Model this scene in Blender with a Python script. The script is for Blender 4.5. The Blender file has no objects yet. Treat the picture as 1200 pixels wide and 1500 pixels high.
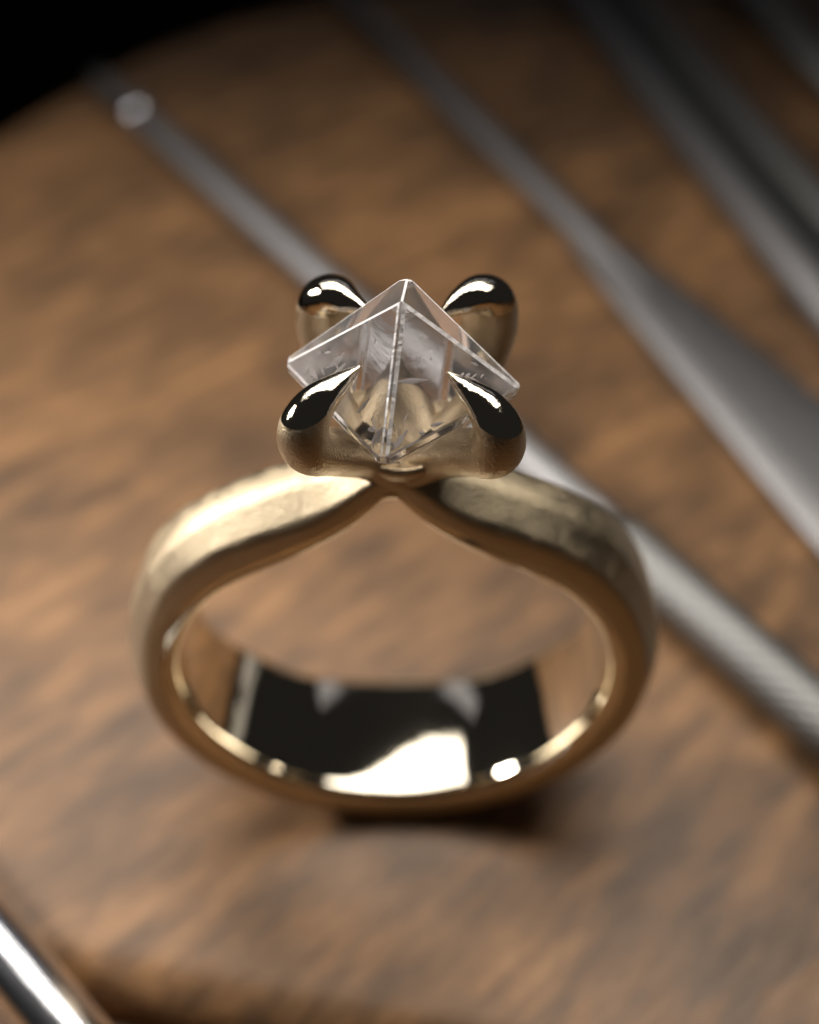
import bpy, bmesh, math, random
from mathutils import Vector, Matrix, noise

# 1 unit = 1 cm
S = bpy.context.scene
S.unit_settings.system = 'METRIC'
S.unit_settings.scale_length = 0.01
R = math.radians
random.seed(7)

# ------------------------------------------------------------------ camera
cam_d = bpy.data.cameras.new('camera')
cam = bpy.data.objects.new('camera', cam_d)
S.collection.objects.link(cam)
S.camera = cam
cam.location = (0.05, -2.76, 4.55)
cam.rotation_euler = (R(90 - 45.3), 0, 0)
cam_d.sensor_fit = 'HORIZONTAL'
cam_d.sensor_width = 36
cam_d.lens = 49.5
cam_d.clip_start = 0.05
cam_d.clip_end = 500
cam_d.dof.use_dof = True
cam_d.dof.focus_distance = 3.31
cam_d.dof.aperture_fstop = 0.315
cam_d.dof.aperture_blades = 0

# ------------------------------------------------------------------ world
W = bpy.data.worlds.new('World')
S.world = W
W.use_nodes = True
bg = W.node_tree.nodes['Background']
bg.inputs[0].default_value = (1.0, 0.95, 0.92, 1)
bg.inputs[1].default_value = 0.013

# ------------------------------------------------------------------ lamps
def area(name, loc, target, sx, sy, power, col, spread=180, roll=0):
    l = bpy.data.lights.new(name, 'AREA')
    l.shape = 'RECTANGLE'; l.size = sx; l.size_y = sy
    l.energy = power; l.color = col; l.spread = R(spread)
    o = bpy.data.objects.new(name, l)
    S.collection.objects.link(o)
    o.location = loc
    d = Vector(target) - Vector(loc)
    o.rotation_euler = (d.to_track_quat('-Z', 'Y') @ Matrix.Rotation(R(roll), 3, 'Z').to_quaternion()).to_euler()
    return o
# bench lamp above and behind the ring, a dim window beyond the bench
area('bench_lamp', (-0.3, 3.2, 8.65), (-0.8, -0.8, 0.3), 12.0, 3.4, 465, (1.0, 0.95, 0.87), 122, -10)
area('far_window', (-1, 27, 20.5), (0, 0, 0.5), 44, 3.6, 95, (0.90, 0.90, 1.0), 120)
area('window_light', (-11, 3.2, 6.6), (-1, 0, 0.5), 2.2, 2.2, 250, (1.0, 0.96, 0.92), 70)

# ------------------------------------------------------------------ render
S.view_settings.view_transform = 'Standard'
S.view_settings.look = 'None'
S.view_settings.exposure = 0.18
S.view_settings.gamma = 1.0
S.render.engine = 'CYCLES'
S.cycles.use_denoising = True
S.cycles.max_bounces = 24
S.cycles.transmission_bounces = 20
S.cycles.glossy_bounces = 10
S.cycles.sample_clamp_indirect = 6
S.cycles.blur_glossy = 0.4

# ------------------------------------------------------------------ helpers
def link(o, parent=None):
    S.collection.objects.link(o)
    if parent: o.parent = parent
    return o

def mesh_obj(name, verts, faces, mat, parent=None, smooth=True):
    me = bpy.data.meshes.new(name)
    me.from_pydata([tuple(v) for v in verts], [], faces)
    me.update()
    if smooth:
        me.polygons.foreach_set('use_smooth', [True] * len(me.polygons))
    me.materials.append(mat)
    return link(bpy.data.objects.new(name, me), parent)

def bm_obj(name, bm, mat, parent=None, smooth=True):
    me = bpy.data.meshes.new(name)
    bm.to_mesh(me); bm.free()
    me.polygons.foreach_set('use_smooth', [smooth] * len(me.polygons))
    me.materials.append(mat)
    return link(bpy.data.objects.new(name, me), parent)

def tag(o, label=None, cat=None, group=None, kind=None):
    if label: o['label'] = label
    if cat: o['category'] = cat
    if group: o['group'] = group
    if kind: o['kind'] = kind
    return o

def empty(name, loc=(0, 0, 0), rz=0.0):
    e = bpy.data.objects.new(name, None)
    e.location = loc; e.rotation_euler = (0, 0, rz)
    e.empty_display_size = 0.2
    return link(e)

def lerp_keys(keys, t):
    """keys: [(t, value)] -> smooth interpolation"""
    if t <= keys[0][0]: return keys[0][1]
    for (a, va), (b, vb) in zip(keys, keys[1:]):
        if t <= b:
            u = (t - a) / (b - a); u = u * u * (3 - 2 * u)
            return va + (vb - va) * u
    return keys[-1][1]

def lin_keys(keys, t):
    if t <= keys[0][0]: return keys[0][1]
    for (a, va), (b, vb) in zip(keys, keys[1:]):
        if t <= b: return va + (vb - va) * (t - a) / (b - a)
    return keys[-1][1]

def catmull(P, n):
    """P: list of tuples of equal length -> n samples"""
    out = []
    m = len(P) - 1
    for i in range(n):
        s = i / (n - 1) * m
        k = min(int(s), m - 1); u = s - k
        p0 = P[max(k - 1, 0)]; p1 = P[k]; p2 = P[k + 1]; p3 = P[min(k + 2, m)]
        out.append([0.5 * (2 * b + (c - a) * u + (2 * a - 5 * b + 4 * c - d) * u * u + (-a + 3 * b - 3 * c + d) * u ** 3)
                    for a, b, c, d in zip(p0, p1, p2, p3)])
    return out

# ------------------------------------------------------------------ materials
def new_mat(name):
    m = bpy.data.materials.new(name); m.use_nodes = True
    nt = m.node_tree
    return m, nt, nt.nodes['Principled BSDF']

def N(nt, typ, **kw):
    n = nt.nodes.new(typ)
    for k, v in kw.items(): setattr(n, k, v)
    return n

def gold(name, col, rough, rvar, bump, scale):
    m, nt, b = new_mat(name)
    L = nt.links.new
    b.inputs['Metallic'].default_value = 1
    tc = N(nt, 'ShaderNodeTexCoord')
    n1 = N(nt, 'ShaderNodeTexNoise'); n1.inputs['Scale'].default_value = scale; n1.inputs['Detail'].default_value = 6
    n2 = N(nt, 'ShaderNodeTexNoise'); n2.inputs['Scale'].default_value = scale * 0.12; n2.inputs['Detail'].default_value = 4
    L(tc.outputs['Object'], n1.inputs['Vector']); L(tc.outputs['Object'], n2.inputs['Vector'])
    mr = N(nt, 'ShaderNodeMapRange')
    mr.inputs['From Min'].default_value = 0.3; mr.inputs['From Max'].default_value = 0.7
    mr.inputs['To Min'].default_value = rough - rvar; mr.inputs['To Max'].default_value = rough + rvar
    L(n2.outputs['Fac'], mr.inputs['Value']); L(mr.outputs[0], b.inputs['Roughness'])
    cr = N(nt, 'ShaderNodeMix', data_type='RGBA')
    cr.inputs['A'].default_value = (*[c * 0.86 for c in col], 1); cr.inputs['B'].default_value = (*col, 1)
    L(n2.outputs['Fac'], cr.inputs['Factor']); L(cr.outputs['Result'], b.inputs['Base Color'])
    bp = N(nt, 'ShaderNodeBump'); bp.inputs['Strength'].default_value = bump; bp.inputs['Distance'].default_value = 0.004
    L(n1.outputs['Fac'], bp.inputs['Height']); L(bp.outputs[0], b.inputs['Normal'])
    return m

def steel(name, col, rough, streak=60.0):
    m, nt, b = new_mat(name)
    L = nt.links.new
    b.inputs['Metallic'].default_value = 1
    b.inputs['Base Color'].default_value = (*col, 1)
    tc = N(nt, 'ShaderNodeTexCoord'); mp = N(nt, 'ShaderNodeMapping')
    mp.inputs['Scale'].default_value = (2, streak, streak)
    n1 = N(nt, 'ShaderNodeTexNoise'); n1.inputs['Scale'].default_value = 1.5; n1.inputs['Detail'].default_value = 4
    L(tc.outputs['Object'], mp.inputs['Vector']); L(mp.outputs[0], n1.inputs['Vector'])
    mr = N(nt, 'ShaderNodeMapRange')
    mr.inputs['To Min'].default_value = rough * 0.75; mr.inputs['To Max'].default_value = rough * 1.3
    L(n1.outputs['Fac'], mr.inputs['Value']); L(mr.outputs[0], b.inputs['Roughness'])
    bp = N(nt, 'ShaderNodeBump'); bp.inputs['Strength'].default_value = 0.25; bp.inputs['Distance'].default_value = 0.006
    L(n1.outputs['Fac'], bp.inputs['Height']); L(bp.outputs[0], b.inputs['Normal'])
    return m

def wood(name, ang, tint=1.0):
    m, nt, b = new_mat(name)
    L = nt.links.new
    tc = N(nt, 'ShaderNodeTexCoord')
    rot = N(nt, 'ShaderNodeMapping'); rot.inputs['Rotation'].default_value = (0, 0, -R(ang))
    L(tc.outputs['Object'], rot.inputs['Vector'])
    def nz(sc, det, stretch, dist=0.0, rough=0.55):
        mp = N(nt, 'ShaderNodeMapping'); mp.inputs['Scale'].default_value = (1 / stretch, 1, 1)
        L(rot.outputs[0], mp.inputs['Vector'])
        n = N(nt, 'ShaderNodeTexNoise'); n.inputs['Scale'].default_value = sc
        n.inputs['Detail'].default_value = det; n.inputs['Distortion'].default_value = dist
        n.inputs['Roughness'].default_value = rough
        L(mp.outputs[0], n.inputs['Vector']); return n
    big = nz(0.9, 3, 2.0, 0.4); mid = nz(6.4, 5, 3.4, 0.12, 0.6); fine = nz(30, 4, 14)
    a = N(nt, 'ShaderNodeMath', operation='MULTIPLY_ADD'); a.inputs[1].default_value = 0.52
    L(mid.outputs['Fac'], a.inputs[0])
    s2 = N(nt, 'ShaderNodeMath', operation='MULTIPLY'); s2.inputs[1].default_value = 0.40
    L(big.outputs['Fac'], s2.inputs[0]); L(s2.outputs[0], a.inputs[2])
    s3 = N(nt, 'ShaderNodeMath', operation='MULTIPLY_ADD'); s3.inputs[1].default_value = 0.10
    L(fine.outputs['Fac'], s3.inputs[0]); L(a.outputs[0], s3.inputs[2])
    cr = N(nt, 'ShaderNodeValToRGB')
    e = cr.color_ramp.elements
    e[0].position = 0.35; e[0].color = (0.055 * tint, 0.029 * tint, 0.014 * tint, 1)
    e[1].position = 0.68; e[1].color = (0.40 * tint, 0.208 * tint, 0.086 * tint, 1)
    k = e.new(0.46); k.color = (0.125 * tint, 0.066 * tint, 0.029 * tint, 1)
    k = e.new(0.55); k.color = (0.215 * tint, 0.110 * tint, 0.046 * tint, 1)
    L(s3.outputs[0], cr.inputs['Fac']); L(cr.outputs[0], b.inputs['Base Color'])
    b.inputs['Roughness'].default_value = 0.46
    b.inputs['IOR'].default_value = 1.5
    bp = N(nt, 'ShaderNodeBump'); bp.inputs['Strength'].default_value = 0.35; bp.inputs['Distance'].default_value = 0.02
    L(fine.outputs['Fac'], bp.inputs['Height']); L(bp.outputs[0], b.inputs['Normal'])
    return m

M_SATIN = gold('satin_gold', (0.59, 0.48, 0.325), 0.40, 0.12, 1.0, 120)
M_POL = gold('polished_gold', (0.84, 0.76, 0.62), 0.06, 0.03, 0.55, 30)
M_LINING = gold('polished_lining_gold', (0.84, 0.76, 0.62), 0.055, 0.02, 0.10, 14)
M_STEEL = steel('satin_steel', (0.255, 0.248, 0.248), 0.50)
M_STEEL_B = steel('bright_steel', (0.80, 0.81, 0.85), 0.16)
M_STEEL_D = steel('dull_steel', (0.21, 0.208, 0.20), 0.5)
M_WOOD = wood('stained_wood', 42)
M_WOOD2 = wood('step_wood', 40, 1.0)

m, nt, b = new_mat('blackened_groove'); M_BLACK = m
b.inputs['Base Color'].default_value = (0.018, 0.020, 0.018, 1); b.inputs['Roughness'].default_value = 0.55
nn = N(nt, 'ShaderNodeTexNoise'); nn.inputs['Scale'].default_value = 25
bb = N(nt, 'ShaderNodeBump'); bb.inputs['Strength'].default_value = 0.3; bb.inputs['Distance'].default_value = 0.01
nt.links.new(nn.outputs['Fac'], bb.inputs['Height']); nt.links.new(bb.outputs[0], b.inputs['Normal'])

def crystal_mat():
    m, nt, b = new_mat('clear_crystal')
    L = nt.links.new
    b.inputs['Base Color'].default_value = (0.985, 0.95, 0.95, 1)
    b.inputs['Transmission Weight'].default_value = 0.935
    b.inputs['IOR'].default_value = 1.72
    tc = N(nt, 'ShaderNodeTexCoord')
    n2 = N(nt, 'ShaderNodeTexNoise'); n2.inputs['Scale'].default_value = 22; n2.inputs['Detail'].default_value = 5
    L(tc.outputs['Object'], n2.inputs['Vector'])
    mr = N(nt, 'ShaderNodeMapRange'); mr.inputs['From Min'].default_value = 0.55; mr.inputs['From Max'].default_value = 0.8
    mr.inputs['To Min'].default_value = 0.0; mr.inputs['To Max'].default_value = 0.06
    L(n2.outputs['Fac'], mr.inputs['Value']); L(mr.outputs[0], b.inputs['Roughness'])
    mp = N(nt, 'ShaderNodeMapping'); mp.inputs['Scale'].default_value = (14, 14, 40)
    L(tc.outputs['Object'], mp.inputs['Vector'])
    n1 = N(nt, 'ShaderNodeTexNoise'); n1.inputs['Scale'].default_value = 1.0; n1.inputs['Detail'].default_value = 3
    L(mp.outputs[0], n1.inputs['Vector'])
    bp = N(nt, 'ShaderNodeBump'); bp.inputs['Strength'].default_value = 0.10; bp.inputs['Distance'].default_value = 0.004
    L(n1.outputs['Fac'], bp.inputs['Height']); L(bp.outputs[0], b.inputs['Normal'])
    return m
M_GEM = crystal_mat()
m, nt, b = new_mat('abraded_glint_edge'); M_EDGE = m
b.inputs['Base Color'].default_value = (0.95, 0.91, 0.91, 1); b.inputs['IOR'].default_value = 1.54  # abraded edges, with white colour standing in for the glints along them
b.inputs['Transmission Weight'].default_value = 0.15
en = N(nt, 'ShaderNodeTexNoise'); en.inputs['Scale'].default_value = 30; en.inputs['Detail'].default_value = 4
em = N(nt, 'ShaderNodeMapRange'); em.inputs['To Min'].default_value = 0.1; em.inputs['To Max'].default_value = 0.6
eb = N(nt, 'ShaderNodeBump'); eb.inputs['Strength'].default_value = 0.9; eb.inputs['Distance'].default_value = 0.012
nt.links.new(en.outputs['Fac'], eb.inputs['Height']); nt.links.new(eb.outputs[0], b.inputs['Normal'])
nt.links.new(en.outputs['Fac'], em.inputs['Value']); nt.links.new(em.outputs[0], b.inputs['Roughness'])
m, nt, b = new_mat('feather_flaw'); M_FLAW = m
b.inputs['Base Color'].default_value = (0.95, 0.92, 0.92, 1); b.inputs['Roughness'].default_value = 0.25
b.inputs['Transmission Weight'].default_value = 0.25; b.inputs['IOR'].default_value = 1.2

# ------------------------------------------------------------------ table
def slab(name, outline, top, bottom, mat, bevel=0.03, soft=0):
    bm = bmesh.new()
    vs = [bm.verts.new((x, y, top)) for x, y in outline]
    f = bm.faces.new(vs)
    if f.normal.z < 0: bmesh.ops.reverse_faces(bm, faces=[f])
    r = bmesh.ops.extrude_face_region(bm, geom=[f])
    nv = [g for g in r['geom'] if isinstance(g, bmesh.types.BMVert)]
    for v in nv: v.co.z = top
    for v in vs: v.co.z = bottom
    bmesh.ops.recalc_face_normals(bm, faces=bm.faces[:])
    top_edges = [e for e in bm.edges if all(abs(v.co.z - top) < 1e-5 for v in e.verts)]
    if soft:
        fe = [e for e in top_edges if all(v.co.y < -v.co.x * 0.2 - 0.9 for v in e.verts)]
        bmesh.ops.bevel(bm, geom=fe, offset=soft, segments=8, affect='EDGES', profile=0.5)
        top_edges = [e for e in top_edges if e.is_valid and sum(v.co.y for v in e.verts) > 4]
    bmesh.ops.bevel(bm, geom=top_edges, offset=bevel, segments=6, affect='EDGES', profile=0.5)
    o = bm_obj(name, bm, mat, smooth=False)
    return o

back = [(-9.0, -1.0), (-5.6, 2.0), (-4.2, 4.75), (-3.46, 6.15), (-2.88, 7.2), (-2.1, 8.25), (-0.9, 9.1), (0.8, 9.75), (3.0, 10.1), (7.0, 10.0), (11.0, 8.6)]
back = [tuple(p) for p in catmull(back, 60)]
front = [(11.5, -3.50), (0.1, -1.22), (-7.6, 0.26)]
tt = slab('tabletop', back[8:] + front, 0.0, -0.9, M_WOOD, 0.04, 0.21)  # near edge rounded broadly, shaped to darken into a soft shadow band
tag(tt, kind='structure')
lo = slab('added_shade_step', [(-8, -6), (9, -6), (9, -2.4), (-8, 1.0)], -0.24, -1.2, M_WOOD2)  # added board, stepped down to build the shadow band in the near left
tag(lo, kind='structure')

m, nt, b = new_mat('dark_floor'); M_FLOOR = m
b.inputs['Base Color'].default_value = (0.012, 0.011, 0.010, 1); b.inputs['Roughness'].default_value = 0.9
b.inputs['Specular IOR Level'].default_value = 0.1
nn = N(nt, 'ShaderNodeTexNoise'); nn.inputs['Scale'].default_value = 0.8
bb = N(nt, 'ShaderNodeBump'); bb.inputs['Strength'].default_value = 0.3
nt.links.new(nn.outputs['Fac'], bb.inputs['Height']); nt.links.new(bb.outputs[0], b.inputs['Normal'])
fl = mesh_obj('floor', [(-200, -200, -40), (200, -200, -40), (200, 200, -40), (-200, 200, -40)], [(0, 1, 2, 3)], M_FLOOR, smooth=False)
tag(fl, kind='structure')

# ------------------------------------------------------------------ tools lying on the table
def lathe_x(profile, seg=40, mod=None):
    """profile [(x, r)] revolved about local X, closed ends"""
    V, Fc = [], []
    for i, (x, r) in enumerate(profile):
        for j in range(seg):
            a = 2 * math.pi * j / seg
            rr = r + (mod(x, a) if mod else 0)
            V.append((x, rr * math.cos(a), rr * math.sin(a)))
    n = len(profile)
    for i in range(n - 1):
        for j in range(seg):
            k = (j + 1) % seg
            Fc.append((i * seg + j, i * seg + k, (i + 1) * seg + k, (i + 1) * seg + j))
    Fc.append(tuple(range(seg))[::-1]); Fc.append(tuple((n - 1) * seg + j for j in range(seg)))
    return V, Fc

def tool_root(name, p0, p1, z):
    a = math.atan2(p1[1] - p0[1], p1[0] - p0[0])
    return empty(name, (p0[0], p0[1], z), a)

# 1 the pick that passes behind the ring, knurled grip at the near end
p0, p1 = (-2.72, 7.0), (1.98, 0.20)
t = tool_root('hand_pick', p0, p1, 0.16)
tag(t, 'slim steel hand tool with knurled grip passing close behind the ring', 'tool', 'steel hand tools on the table')
Ln = math.hypot(p1[0] - p0[0], p1[1] - p0[1])
prof = [(-0.02, 0.055), (0.02, 0.08), (0.3, 0.10), (0.72, 0.115), (3.0, 0.125), (5.6, 0.125), (6.55, 0.125), (6.85, 0.13)]
V, Fc = lathe_x(prof); mesh_obj('shaft', V, Fc, M_STEEL, t)
V, Fc = lathe_x([(0.70, 0.09), (0.73, 0.13), (0.80, 0.145), (0.90, 0.145), (0.97, 0.13), (1.0, 0.09)])
mesh_obj('collar', V, Fc, M_STEEL_B, t)
def knurl(x, a):
    u = x * 75; w = a * 16
    return 0.0035 * (max(math.sin(u + w), 0) ** 2 + max(math.sin(u - w), 0) ** 2)
pk = [(6.83, 0.12), (6.86, 0.14), (6.9, 0.15)] + [(6.93 + i * 0.0125, 0.148) for i in range(272)] + [(10.36, 0.15), (10.40, 0.12)]
V, Fc = lathe_x(pk, 144, knurl); mesh_obj('knurled_grip', V, Fc, M_STEEL_D, t)

# 2 the spatula whose blade widens toward the right edge
p0, p1 = (-0.78, 9.32), (2.36, 2.18)
t = tool_root('spatula', p0, p1, 0.12)
tag(t, 'steel spatula with thin round shaft widening into a broad flat blade', 'tool', 'steel hand tools on the table')
V, Fc = lathe_x([(-1.2, 0.11), (0.0, 0.115), (3.0, 0.12), (5.2, 0.11), (6.2, 0.05), (6.6, 0.02)])
mesh_obj('shaft', V, Fc, M_STEEL, t)
sec = []
for i in range(40):
    x = 5.0 + i * 0.15
    wl = lin_keys([(5.0, 0.10), (5.35, 0.12), (5.9, 0.25), (8.4, 0.50), (11, 0.58)], x)
    wr = lin_keys([(5.0, 0.10), (5.35, 0.12), (5.9, 0.20), (8.4, 0.40), (11, 0.48)], x)
    th = lerp_keys([(5.0, 0.10), (6.0, 0.075), (8.5, 0.055), (11, 0.05)], x)
    sec.append([(x, -wr, -th * .4), (x, -wr, th * .3), (x, -wr + .05, th), (x, -wr * .45, th * 1.25), (x, 0, th * 1.32), (x, wl * .45, th * 1.25), (x, wl - .05, th), (x, wl, th * .3), (x, wl, -th * .4), (x, 0, -th)])
V = [p for s in sec for p in s]; k = len(sec[0])
Fc = [(i * k + j, i * k + (j + 1) % k, (i + 1) * k + (j + 1) % k, (i + 1) * k + j) for i in range(len(sec) - 1) for j in range(k)]
Fc += [tuple(range(k)), tuple((len(sec) - 1) * k + j for j in range(k))[::-1]]
bm = bmesh.new(); vv = [bm.verts.new(p) for p in V]
for f in Fc: bm.faces.new([vv[i] for i in f])
bmesh.ops.recalc_face_normals(bm, faces=bm.faces[:])
bl = bm_obj('blade', bm, M_STEEL, t)
bl.location.z = -0.05

# 3 the wide bar with a dark groove along it
p0, p1 = (1.92, 9.2), (3.02, 4.05)
t = tool_root('grooved_bar', p0, p1, 0.14)
tag(t, 'wide double-ridged steel bar tool with a dark groove along its length', 'tool', 'steel hand tools on the table')
for off, r in ((-0.26, 0.16), (0.27, 0.15)):
    V, Fc = lathe_x([(-0.35, 0.06), (-0.30, r * .8), (-0.18, r), (3, r), (8.5, r), (8.6, r * .7)], 32)
    o = mesh_obj('ridge', V, Fc, M_STEEL if off < 0 else M_STEEL_D, t); o.location.y = off
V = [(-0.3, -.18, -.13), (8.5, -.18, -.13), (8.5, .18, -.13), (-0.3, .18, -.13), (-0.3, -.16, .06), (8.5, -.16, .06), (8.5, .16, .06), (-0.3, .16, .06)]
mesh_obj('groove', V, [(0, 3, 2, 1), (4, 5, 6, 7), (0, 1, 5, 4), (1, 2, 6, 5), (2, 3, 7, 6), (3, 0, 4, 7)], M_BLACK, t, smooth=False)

# 4 rod in the far corner
p0, p1 = (3.42, 9.0), (3.95, 6.2)
t = tool_root('steel_rod', p0, p1, 0.16)
tag(t, 'dull round steel rod lying in the dark far right corner', 'tool', 'steel hand tools on the table')
V, Fc = lathe_x([(-0.6, 0.08), (-0.55, 0.15), (-0.3, 0.16), (5, 0.16)], 32); mesh_obj('shaft', V, Fc, M_STEEL_D, t)
V, Fc = lathe_x([(4.95, 0.16), (5.0, 0.19), (7.2, 0.19), (7.3, 0.15)], 32); mesh_obj('grip', V, Fc, M_STEEL_D, t)

# 5 bright rod at the near left
p0, p1 = (-1.584, -0.838), (-1.271, -1.129)
t = tool_root('bright_rod', p0, p1, 0.13)
tag(t, 'bright polished steel rod in the near left corner of the table', 'tool', 'steel hand tools on the table')
V, Fc = lathe_x([(-2.4, 0.07), (-2.35, 0.11), (-2.2, 0.13), (3.4, 0.13), (3.5, 0.11)], 48); mesh_obj('shaft', V, Fc, M_STEEL_B, t)
V, Fc = lathe_x([(-2.62, 0.04), (-2.6, 0.07), (-2.42, 0.075), (-2.39, 0.07)], 32); mesh_obj('end_cap', V, Fc, M_STEEL, t)

# ------------------------------------------------------------------ the ring
ring = empty('solitaire_ring', (0, 0, 0))
tag(ring, 'satin gold solitaire ring with clear crystal held by four polished claws', 'ring')

XC, ZC = -0.01, 1.02
def make_shank():
    nth = 240
    secs = []
    for i in range(nth):
        phi = -math.pi + 2 * math.pi * i / nth           # 0 = top, +-pi = bottom
        a = abs(phi)
        rin = 0.82 + 0.20 * math.exp(-a / 0.105) * (1 - 0.25 * math.exp(-a / 0.02)) - 0.038 * math.exp(-((a - 0.52) / 0.30) ** 2)
        rout = 1.02 + 0.065 * math.exp(-(a / 0.13) ** 2) - 0.022 * math.exp(-((a - 0.42) / 0.26) ** 2)
        yf = -0.20 + 0.03 * math.exp(-(a / 0.22) ** 2)
        yb = lerp_keys([(0, 0.10), (0.6, 0.10), (1.1, 0.17), (1.7, 0.29), (2.4, 0.39), (math.pi, 0.45)], a)
        bf = lerp_keys([(0, 0.04), (0.35, 0.095), (1.2, 0.085), (2.0, 0.055), (math.pi, 0.04)], a)   # front outer bevel
        bi = lerp_keys([(0, 0.010), (0.9, 0.014), (1.8, 0.036), (math.pi, 0.036)], a)                                                                           # inner edge bevel
        cf = lerp_keys([(1.6, 0.0), (2.4, 0.018), (math.pi, 0.018)], a)      # comfort fit at the foot
        P = [(rin, yf + bi * 1.3), (rin, yf + (yb - yf) * .62), (rin + cf, yb - bi), (rin + cf + bi * .3, yb - bi * .3), (rin + bi, yb),
             (rout - .07, yb), (rout - .02, yb - .02), (rout, yb - .06), (rout + .004, (yf + yb) / 2 + .02),
             (rout, yf + bf * 1.5), (rout - .010, yf + bf * 1.2), (rout - .010 - (bf * .75 - .010) * .1, yf + bf * 1.1), (rout - .010 - (bf * .75 - .010) * .9, yf + bf * .30), (rout - bf * .75, yf + bf * .20), (rout - bf * 1.1, yf), (rin + bi + (rout - rin) * .16, yf + .006), (rin + bi * .85, yf + bi * .16), (rin + bi * .25, yf + bi * .7)]
        secs.append([(XC + r * math.sin(phi), y, ZC + r * math.cos(phi)) for r, y in P])
    k = len(secs[0])
    V = [p for s in secs for p in s]
    polished, satin = [], []
    for i in range(nth):
        i2 = (i + 1) % nth
        for j in range(k):
            j2 = (j + 1) % k
            f = (i * k + j, i * k + j2, i2 * k + j2, i2 * k + j)
            (polished if (j in (0, 1, 15, 16, 17)) else satin).append(f)
    return V, polished, satin
V, pol, sat = make_shank()
def sub_mesh(name, V, faces, mat, parent):
    bm = bmesh.new(); mp = {}
    for f in faces:
        for i in f:
            if i not in mp: mp[i] = bm.verts.new(V[i])
    for f in faces: bm.faces.new([mp[i] for i in f])
    return bm, mp
for nm, fs, mt in (('shank', sat, M_SATIN), ('polished_lining', pol, M_LINING)):
    bm, _ = sub_mesh(nm, V, fs, mt, ring)
    for f in bm.faces: f.normal_flip()
    o = bm_obj(nm, bm, mt, ring)
    md = o.modifiers.new('subdivision', 'SUBSURF'); md.levels = 1; md.render_levels = 2; md.boundary_smooth = 'PRESERVE_CORNERS'
ring_parts = {o.name: o for o in ring.children}

HX = 0.027   # centre of the head
# cup under the stone
V, Fc = [], []
seg, n = 96, 22
prof = catmull([(0.03, 2.02), (0.09, 2.035), (0.15, 2.06), (0.175, 2.09), (0.185, 2.12), (0.175, 2.135), (0.155, 2.128), (0.12, 2.12), (0.05, 2.10), (0.002, 2.095)], n * 2)
for i, (r, z) in enumerate(prof):
    for j in range(seg):
        a = 2 * math.pi * j / seg
        q = 0.5 - 0.5 * math.cos(4 * a)            # 1 on the diagonals
        w = min(max((z - 2.05) / 0.2, 0), 1)
        rr = r * (1 + 0.10 * q * w - .03 * (1 - q))
        V.append((HX + rr * math.cos(a), -0.02 * (1 - w) + rr * math.sin(a), z + 0.035 * q * w))
n2 = len(prof)
for i in range(n2 - 1):
    for j in range(seg):
        k = (j + 1) % seg
        Fc.append((i * seg + j, i * seg + k, (i + 1) * seg + k, (i + 1) * seg + j))
mesh_obj('setting_cup', V, Fc, M_SATIN, ring)

# claws
def tube(path, seg=36, flat=1.0):
    V, Fc = [], []
    prev = None
    for i, p in enumerate(path):
        c = Vector(p[:3]); r = max(p[3], 0.002)
        a = Vector(path[max(i - 1, 0)][:3]); b_ = Vector(path[min(i + 1, len(path) - 1)][:3])
        tg = (b_ - a).normalized()
        side = Vector((-SGN[1], SGN[0], 0)).normalized()          # lateral, constant for the claw
        upv = tg.cross(side).normalized()
        for j in range(seg):
            an = 2 * math.pi * j / seg
            V.append(c + side * (r * p[4] * math.cos(an)) + upv * (r * math.sin(an)))
    m = len(path)
    for i in range(m - 1):
        for j in range(seg):
            k = (j + 1) % seg
            Fc.append((i * seg + j, i * seg + k, (i + 1) * seg + k, (i + 1) * seg + j))
    Fc.append(tuple((m - 1) * seg + j for j in range(seg)))
    return V, Fc

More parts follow.
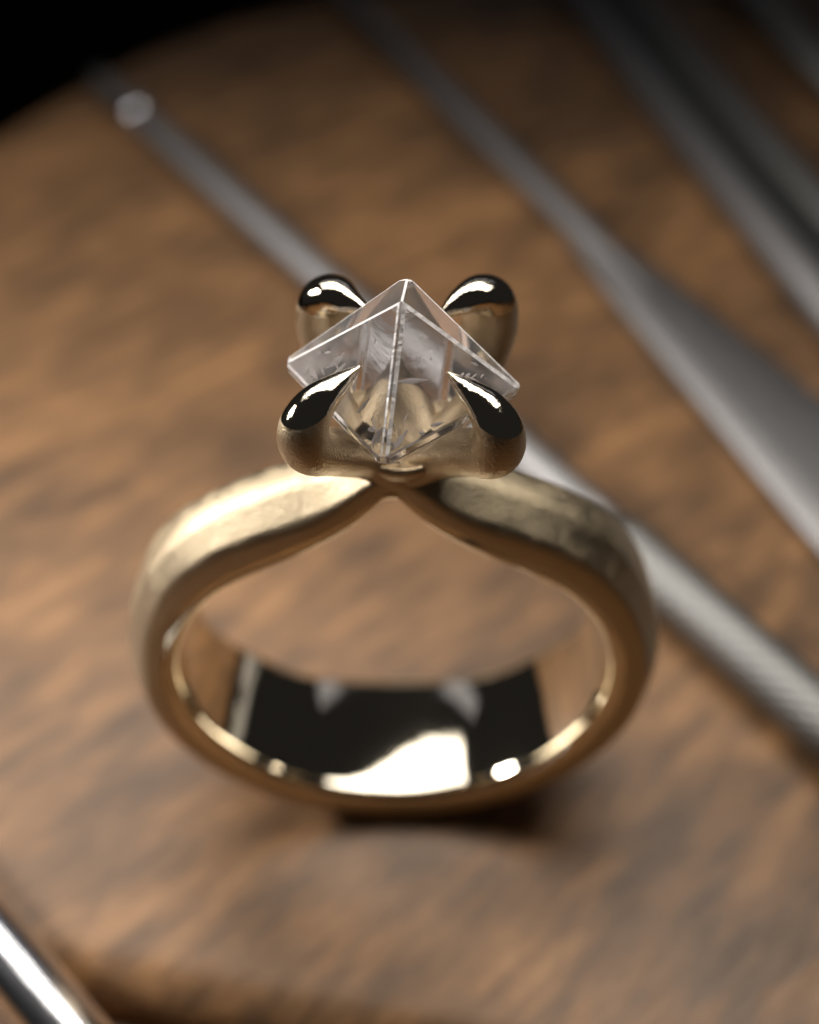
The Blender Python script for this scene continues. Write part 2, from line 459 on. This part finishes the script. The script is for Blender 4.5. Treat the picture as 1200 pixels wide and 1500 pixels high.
claws = [  # sign x, sign y, tip (x,y,z), lean, height offset
    (-1, -1, (-0.095, -0.135, 2.508), 0.000, 0.015),
    (1, -1, (0.163, -0.140, 2.490), 0.000, 0.0),
    (-1, 1, (-0.062, 0.135, 2.510), 0.000, 0.03),
    (1, 1, (0.140, 0.140, 2.495), 0.000, 0.03),
]
for sx, sy, tip, lean, dz in claws:
    SGN = Vector((sx, sy))
    ox = 0.03 if (sx < 0 and sy > 0) else 0.0
    D = lambda d, dy=0.0: (HX + ox + sx * d, sy * (d - 0.01) + dy)
    tx, ty, tz = tip
    base_y = -0.03
    if sy < 0:      # near pair: low shoulders, long points running up the crystal's faces
        keys = [
            (HX + sx * 0.034, -0.118, 2.076, 0.062, 1.0),
            (*D(0.128), 2.138, 0.075, 1.15),
            (*D(0.216), 2.232, 0.074, 1.12),
            (*D(0.280), 2.29 + dz, 0.077, 1.15),
            (*D(0.284), 2.375 + dz, 0.072, 1.08),
            (*D(0.246), 2.440 + dz, 0.060, 1.02),
            ((HX + sx * 0.24) * .48 + tx * .52, sy * .23 * .48 + ty * .52, (2.445 + dz) * .48 + tz * .52 + .002, 0.036, 0.95),
            (tx, ty, tz, 0.006, 0.9)]
    else:
        keys = [
            (HX + sx * 0.02, base_y + sy * 0.04, 2.075, 0.075, 1.0),
            (*D(0.12), 2.11, 0.080, 1.1),
            (*D(0.22), 2.195, 0.084, 1.15),
            (*D(0.282), 2.315 + dz * .5, 0.084, 1.15),
            (*D(0.282), 2.420 + dz, 0.080, 1.12),
            (*D(0.242), 2.485 + dz, 0.066, 1.08),
            ((HX + sx * 0.242) * .48 + tx * .52, sy * .232 * .48 + ty * .52, (2.487 + dz) * .4 + tz * .6 + .008, 0.044, 1.0),
            (tx, ty, tz, 0.008, 0.9)]
    path = catmull(keys, 70)
    V, Fc = tube(path)
    bm = bmesh.new()
    vv = [bm.verts.new(v) for v in V]
    for f in Fc: bm.faces.new([vv[i] for i in f])
    bmesh.ops.recalc_face_normals(bm, faces=bm.faces[:])
    # polished cap above a sloping file line
    pn = Vector((-sx * 0.10, -sy * 0.10, 1)).normalized() if sy > 0 else Vector((sx * 0.22, sy * 0.10, 1)).normalized()
    pc = Vector((HX + sx * 0.26, sy * 0.25, (2.425 if sy > 0 else 2.432 if sx < 0 else 2.42) + dz))
    bmesh.ops.bisect_plane(bm, geom=bm.verts[:] + bm.edges[:] + bm.faces[:], plane_co=pc, plane_no=pn, dist=1e-5)
    # the file has flattened the cap a little
    for v in bm.verts:
        d = (v.co - pc).dot(pn)
        if d > 0: v.co -= pn * (d * 0.18)
    up_f = [f for f in bm.faces if (f.calc_center_median() - pc).dot(pn) > 0]
    bm2 = bm.copy()
    bm.faces.ensure_lookup_table(); bm2.faces.ensure_lookup_table()
    idx = {f.index for f in up_f}
    bm.faces.index_update()
    bmesh.ops.delete(bm, geom=[f for f in bm.faces if (f.calc_center_median() - pc).dot(pn) > 0], context='FACES')
    bmesh.ops.delete(bm2, geom=[f for f in bm2.faces if (f.calc_center_median() - pc).dot(pn) <= 0], context='FACES')
    pr = bm_obj('claw', bm, M_SATIN, ring)
    tp = bm_obj('polished_tip', bm2, M_POL, pr)

# stone: an octahedral crystal with narrow bevels along its edges
GC = Vector((HX, 0.0, 2.36))
def make_gem():
    bm = bmesh.new()
    bmesh.ops.create_cube(bm, size=2.4)
    rnd = random.Random(3)
    def cut(n, d):
        n = Vector(n); l = n.length
        bmesh.ops.bisect_plane(bm, geom=bm.verts[:] + bm.edges[:] + bm.faces[:], plane_co=n / l * (d / l), plane_no=n / l, clear_outer=True, dist=1e-5)
        ed = [e for e in bm.edges if e.is_boundary]
        if ed: bmesh.ops.contextual_create(bm, geom=ed)
    for sx in (1, -1):
        for sy in (1, -1):
            for sz in (1, -1):
                cut((sx, sy, sz), 1.0 + rnd.uniform(-.015, .015))
    for sx in (1, -1):
        for sy in (1, -1):
            cut((sx, sy, 0), (0.962 if sy < 0 else 0.985) + rnd.uniform(-.005, .005))
        cut((sx, 0, 1.17), 0.970 + rnd.uniform(-.008, .008))     # broad bevels that meet in a short roof ridge
        cut((sx, 0, -1.1), 0.97)
        cut((0, sx, -1), 0.955)
    cut((0, -1, 1), 0.968)
    cut((0, 1, 1), 0.955)
    cut((1, 0, 0), 0.955); cut((-1, 0, 0), 0.95); cut((0, 1, 0), 0.93); cut((0, -1, 0), 0.925)
    cut((0, 0, -1), 0.66); cut((0.1, 0.1, 1), 0.845)
    # chips and small growth steps
    cut((0.25, 0.5, 1), 0.885); cut((-0.3, -1, 0.25), 0.952); cut((-1, -0.15, 0.3), 0.935); cut((-1, 0.1, -0.4), 0.93)
    cut((1, -0.2, -0.35), 0.935); cut((1, 0.25, 0.2), 0.945); cut((-0.75, -0.55, 0.85), 0.905)
    bmesh.ops.recalc_face_normals(bm, faces=bm.faces[:])
    # abraded edges: shave every edge by a hair; the strips' white material also paints in edge glints
    bmesh.ops.remove_doubles(bm, verts=bm.verts[:], dist=1e-4)
    bm.normal_update()
    strips = []
    for e in bm.edges:
        if len(e.link_faces) == 2 and e.calc_length() > 0.05:
            n1, n2 = e.link_faces[0].normal, e.link_faces[1].normal
            n = (n1 + n2)
            half = n1.angle(n2) / 2
            if half < R(4): continue
            n.normalize()
            wd = 0.026 * (0.6 + 0.8 * rnd.random())
            strips.append((n.copy(), n.dot(e.verts[0].co) - 0.5 * wd * math.tan(half)))
    for n, d in strips: cut(n, d)
    bm.normal_update()
    for f in bm.faces:
        if any(f.normal.dot(n) > 0.9998 and abs(f.calc_center_median().dot(n) - d) < 2e-3 for n, d in strips): f.material_index = 1
    bmesh.ops.recalc_face_normals(bm, faces=bm.faces[:])
    M = Matrix.Translation(GC) @ Matrix.Rotation(R(-8), 4, 'Z') @ Matrix.Rotation(R(1.6), 4, 'Y') @ Matrix.Rotation(R(2), 4, 'X') @ Matrix.Diagonal((0.388, 0.405, 0.40, 1))
    bm.transform(M)
    return bm, M
bm, GM = make_gem()
gem = bm_obj('gemstone', bm, M_GEM, ring, smooth=False)
gem.data.materials.append(M_EDGE)
gem['label'] = 'clear colourless octahedral crystal with bevelled edges'

# fine white cleavage lines and flecks inside the crystal, just under its front faces
def sliver(p, q, w, parent):
    p, q = Vector(p), Vector(q)
    d = (q - p).normalized()
    up = d.cross(Vector((0.1, -0.62, 0.78))).normalized()
    nn = d.cross(up).normalized()
    V = []
    for k, (c, s) in enumerate(((p, .35), (p.lerp(q, .45), 1.0), (q, .15))):
        for a, b_ in ((1, 0), (0, .25), (-1, 0), (0, -.25)):
            V.append(c + up * (w * s * a) + nn * (w * s * b_))
    Fc = [(0, 3, 2, 1), (8, 9, 10, 11)]
    for i in range(2):
        for j in range(4):
            k = (j + 1) % 4
            Fc.append((i * 4 + j, i * 4 + k, i * 4 + 4 + k, i * 4 + 4 + j))
    return mesh_obj('cleavage_flaw', V, Fc, M_FLAW, parent, smooth=False)
def on_face(u, v, sx, depth=0.94):
    """point just under the front face on side sx: u along the girdle, v up to the apex"""
    A = Vector((0, -1, 0)); B = Vector((sx, 0, 0)); T = Vector((0, 0, 1))
    w = A * (1 - u) * (1 - v) + B * u * (1 - v) + T * v
    return GM @ (w * depth)
sliver(on_face(.06, .42, 1), on_face(.40, .34, 1), 0.009, gem)
sliver(on_face(.26, .46, 1), on_face(.38, .50, 1), 0.003, gem)
sliver(on_face(.25, .05, 1, .9), on_face(.29, .02, 1, .9), 0.008, gem)
sliver(on_face(.62, .30, -1, .9), on_face(.66, .12, -1, .9), 0.008, gem)
sliver(on_face(.70, .32, -1, .88), on_face(.74, .20, -1, .88), 0.012, gem)
sliver(on_face(.72, .22, 1, .9), on_face(.80, .06, 1, .9), 0.006, gem)
for u0, v0, u1, v1, sx, dp, w in ((.10, .02, .02, .16, -1, .90, .014), (.16, .06, .07, .11, -1, .86, .010), (.05, .03, .16, .10, 1, .90, .010),
                                  (.30, .10, .22, .24, -1, .88, .008), (.34, .05, .44, .03, 1, .9, .007), (.80, .16, .70, .26, 1, .92, .010), (.86, .10, .74, .08, -1, .92, .012)):
    sliver(on_face(u0, v0, sx, dp), on_face(u1, v1, sx, dp), w, gem)
# shattered front point and bright veils in the two side points
rnd = random.Random(21)
for i in range(9):
    a = on_face(rnd.uniform(.0, .10), rnd.uniform(.0, .14), rnd.choice((-1, 1)), rnd.uniform(.86, .95))
    sliver(a, a + Vector((rnd.uniform(-.012, .012), rnd.uniform(-.01, .02), rnd.uniform(.012, .045))), rnd.uniform(.002, .006), gem)
for sx in (-1, 1):
    for i in range(7):
        u, v = rnd.uniform(.62, .92), rnd.uniform(.02, .30)
        a = on_face(u, v, sx, rnd.uniform(.84, .95))
        sliver(a, a + Vector((rnd.uniform(-.03, .03), rnd.uniform(-.02, .02), rnd.uniform(-.03, .03))), rnd.uniform(.002, .007), gem)
rnd = random.Random(11)
for i in range(16):
    sx = rnd.choice((-1, 1)); u, v = rnd.uniform(.08, .8), rnd.uniform(.03, .6)
    du, dv = rnd.uniform(-.05, .05), rnd.uniform(-.05, .05)
    dp = rnd.uniform(.75, .95)
    sliver(on_face(u, v, sx, dp), on_face(u + du, v + dv, sx, dp), rnd.uniform(.0015, .004), gem)
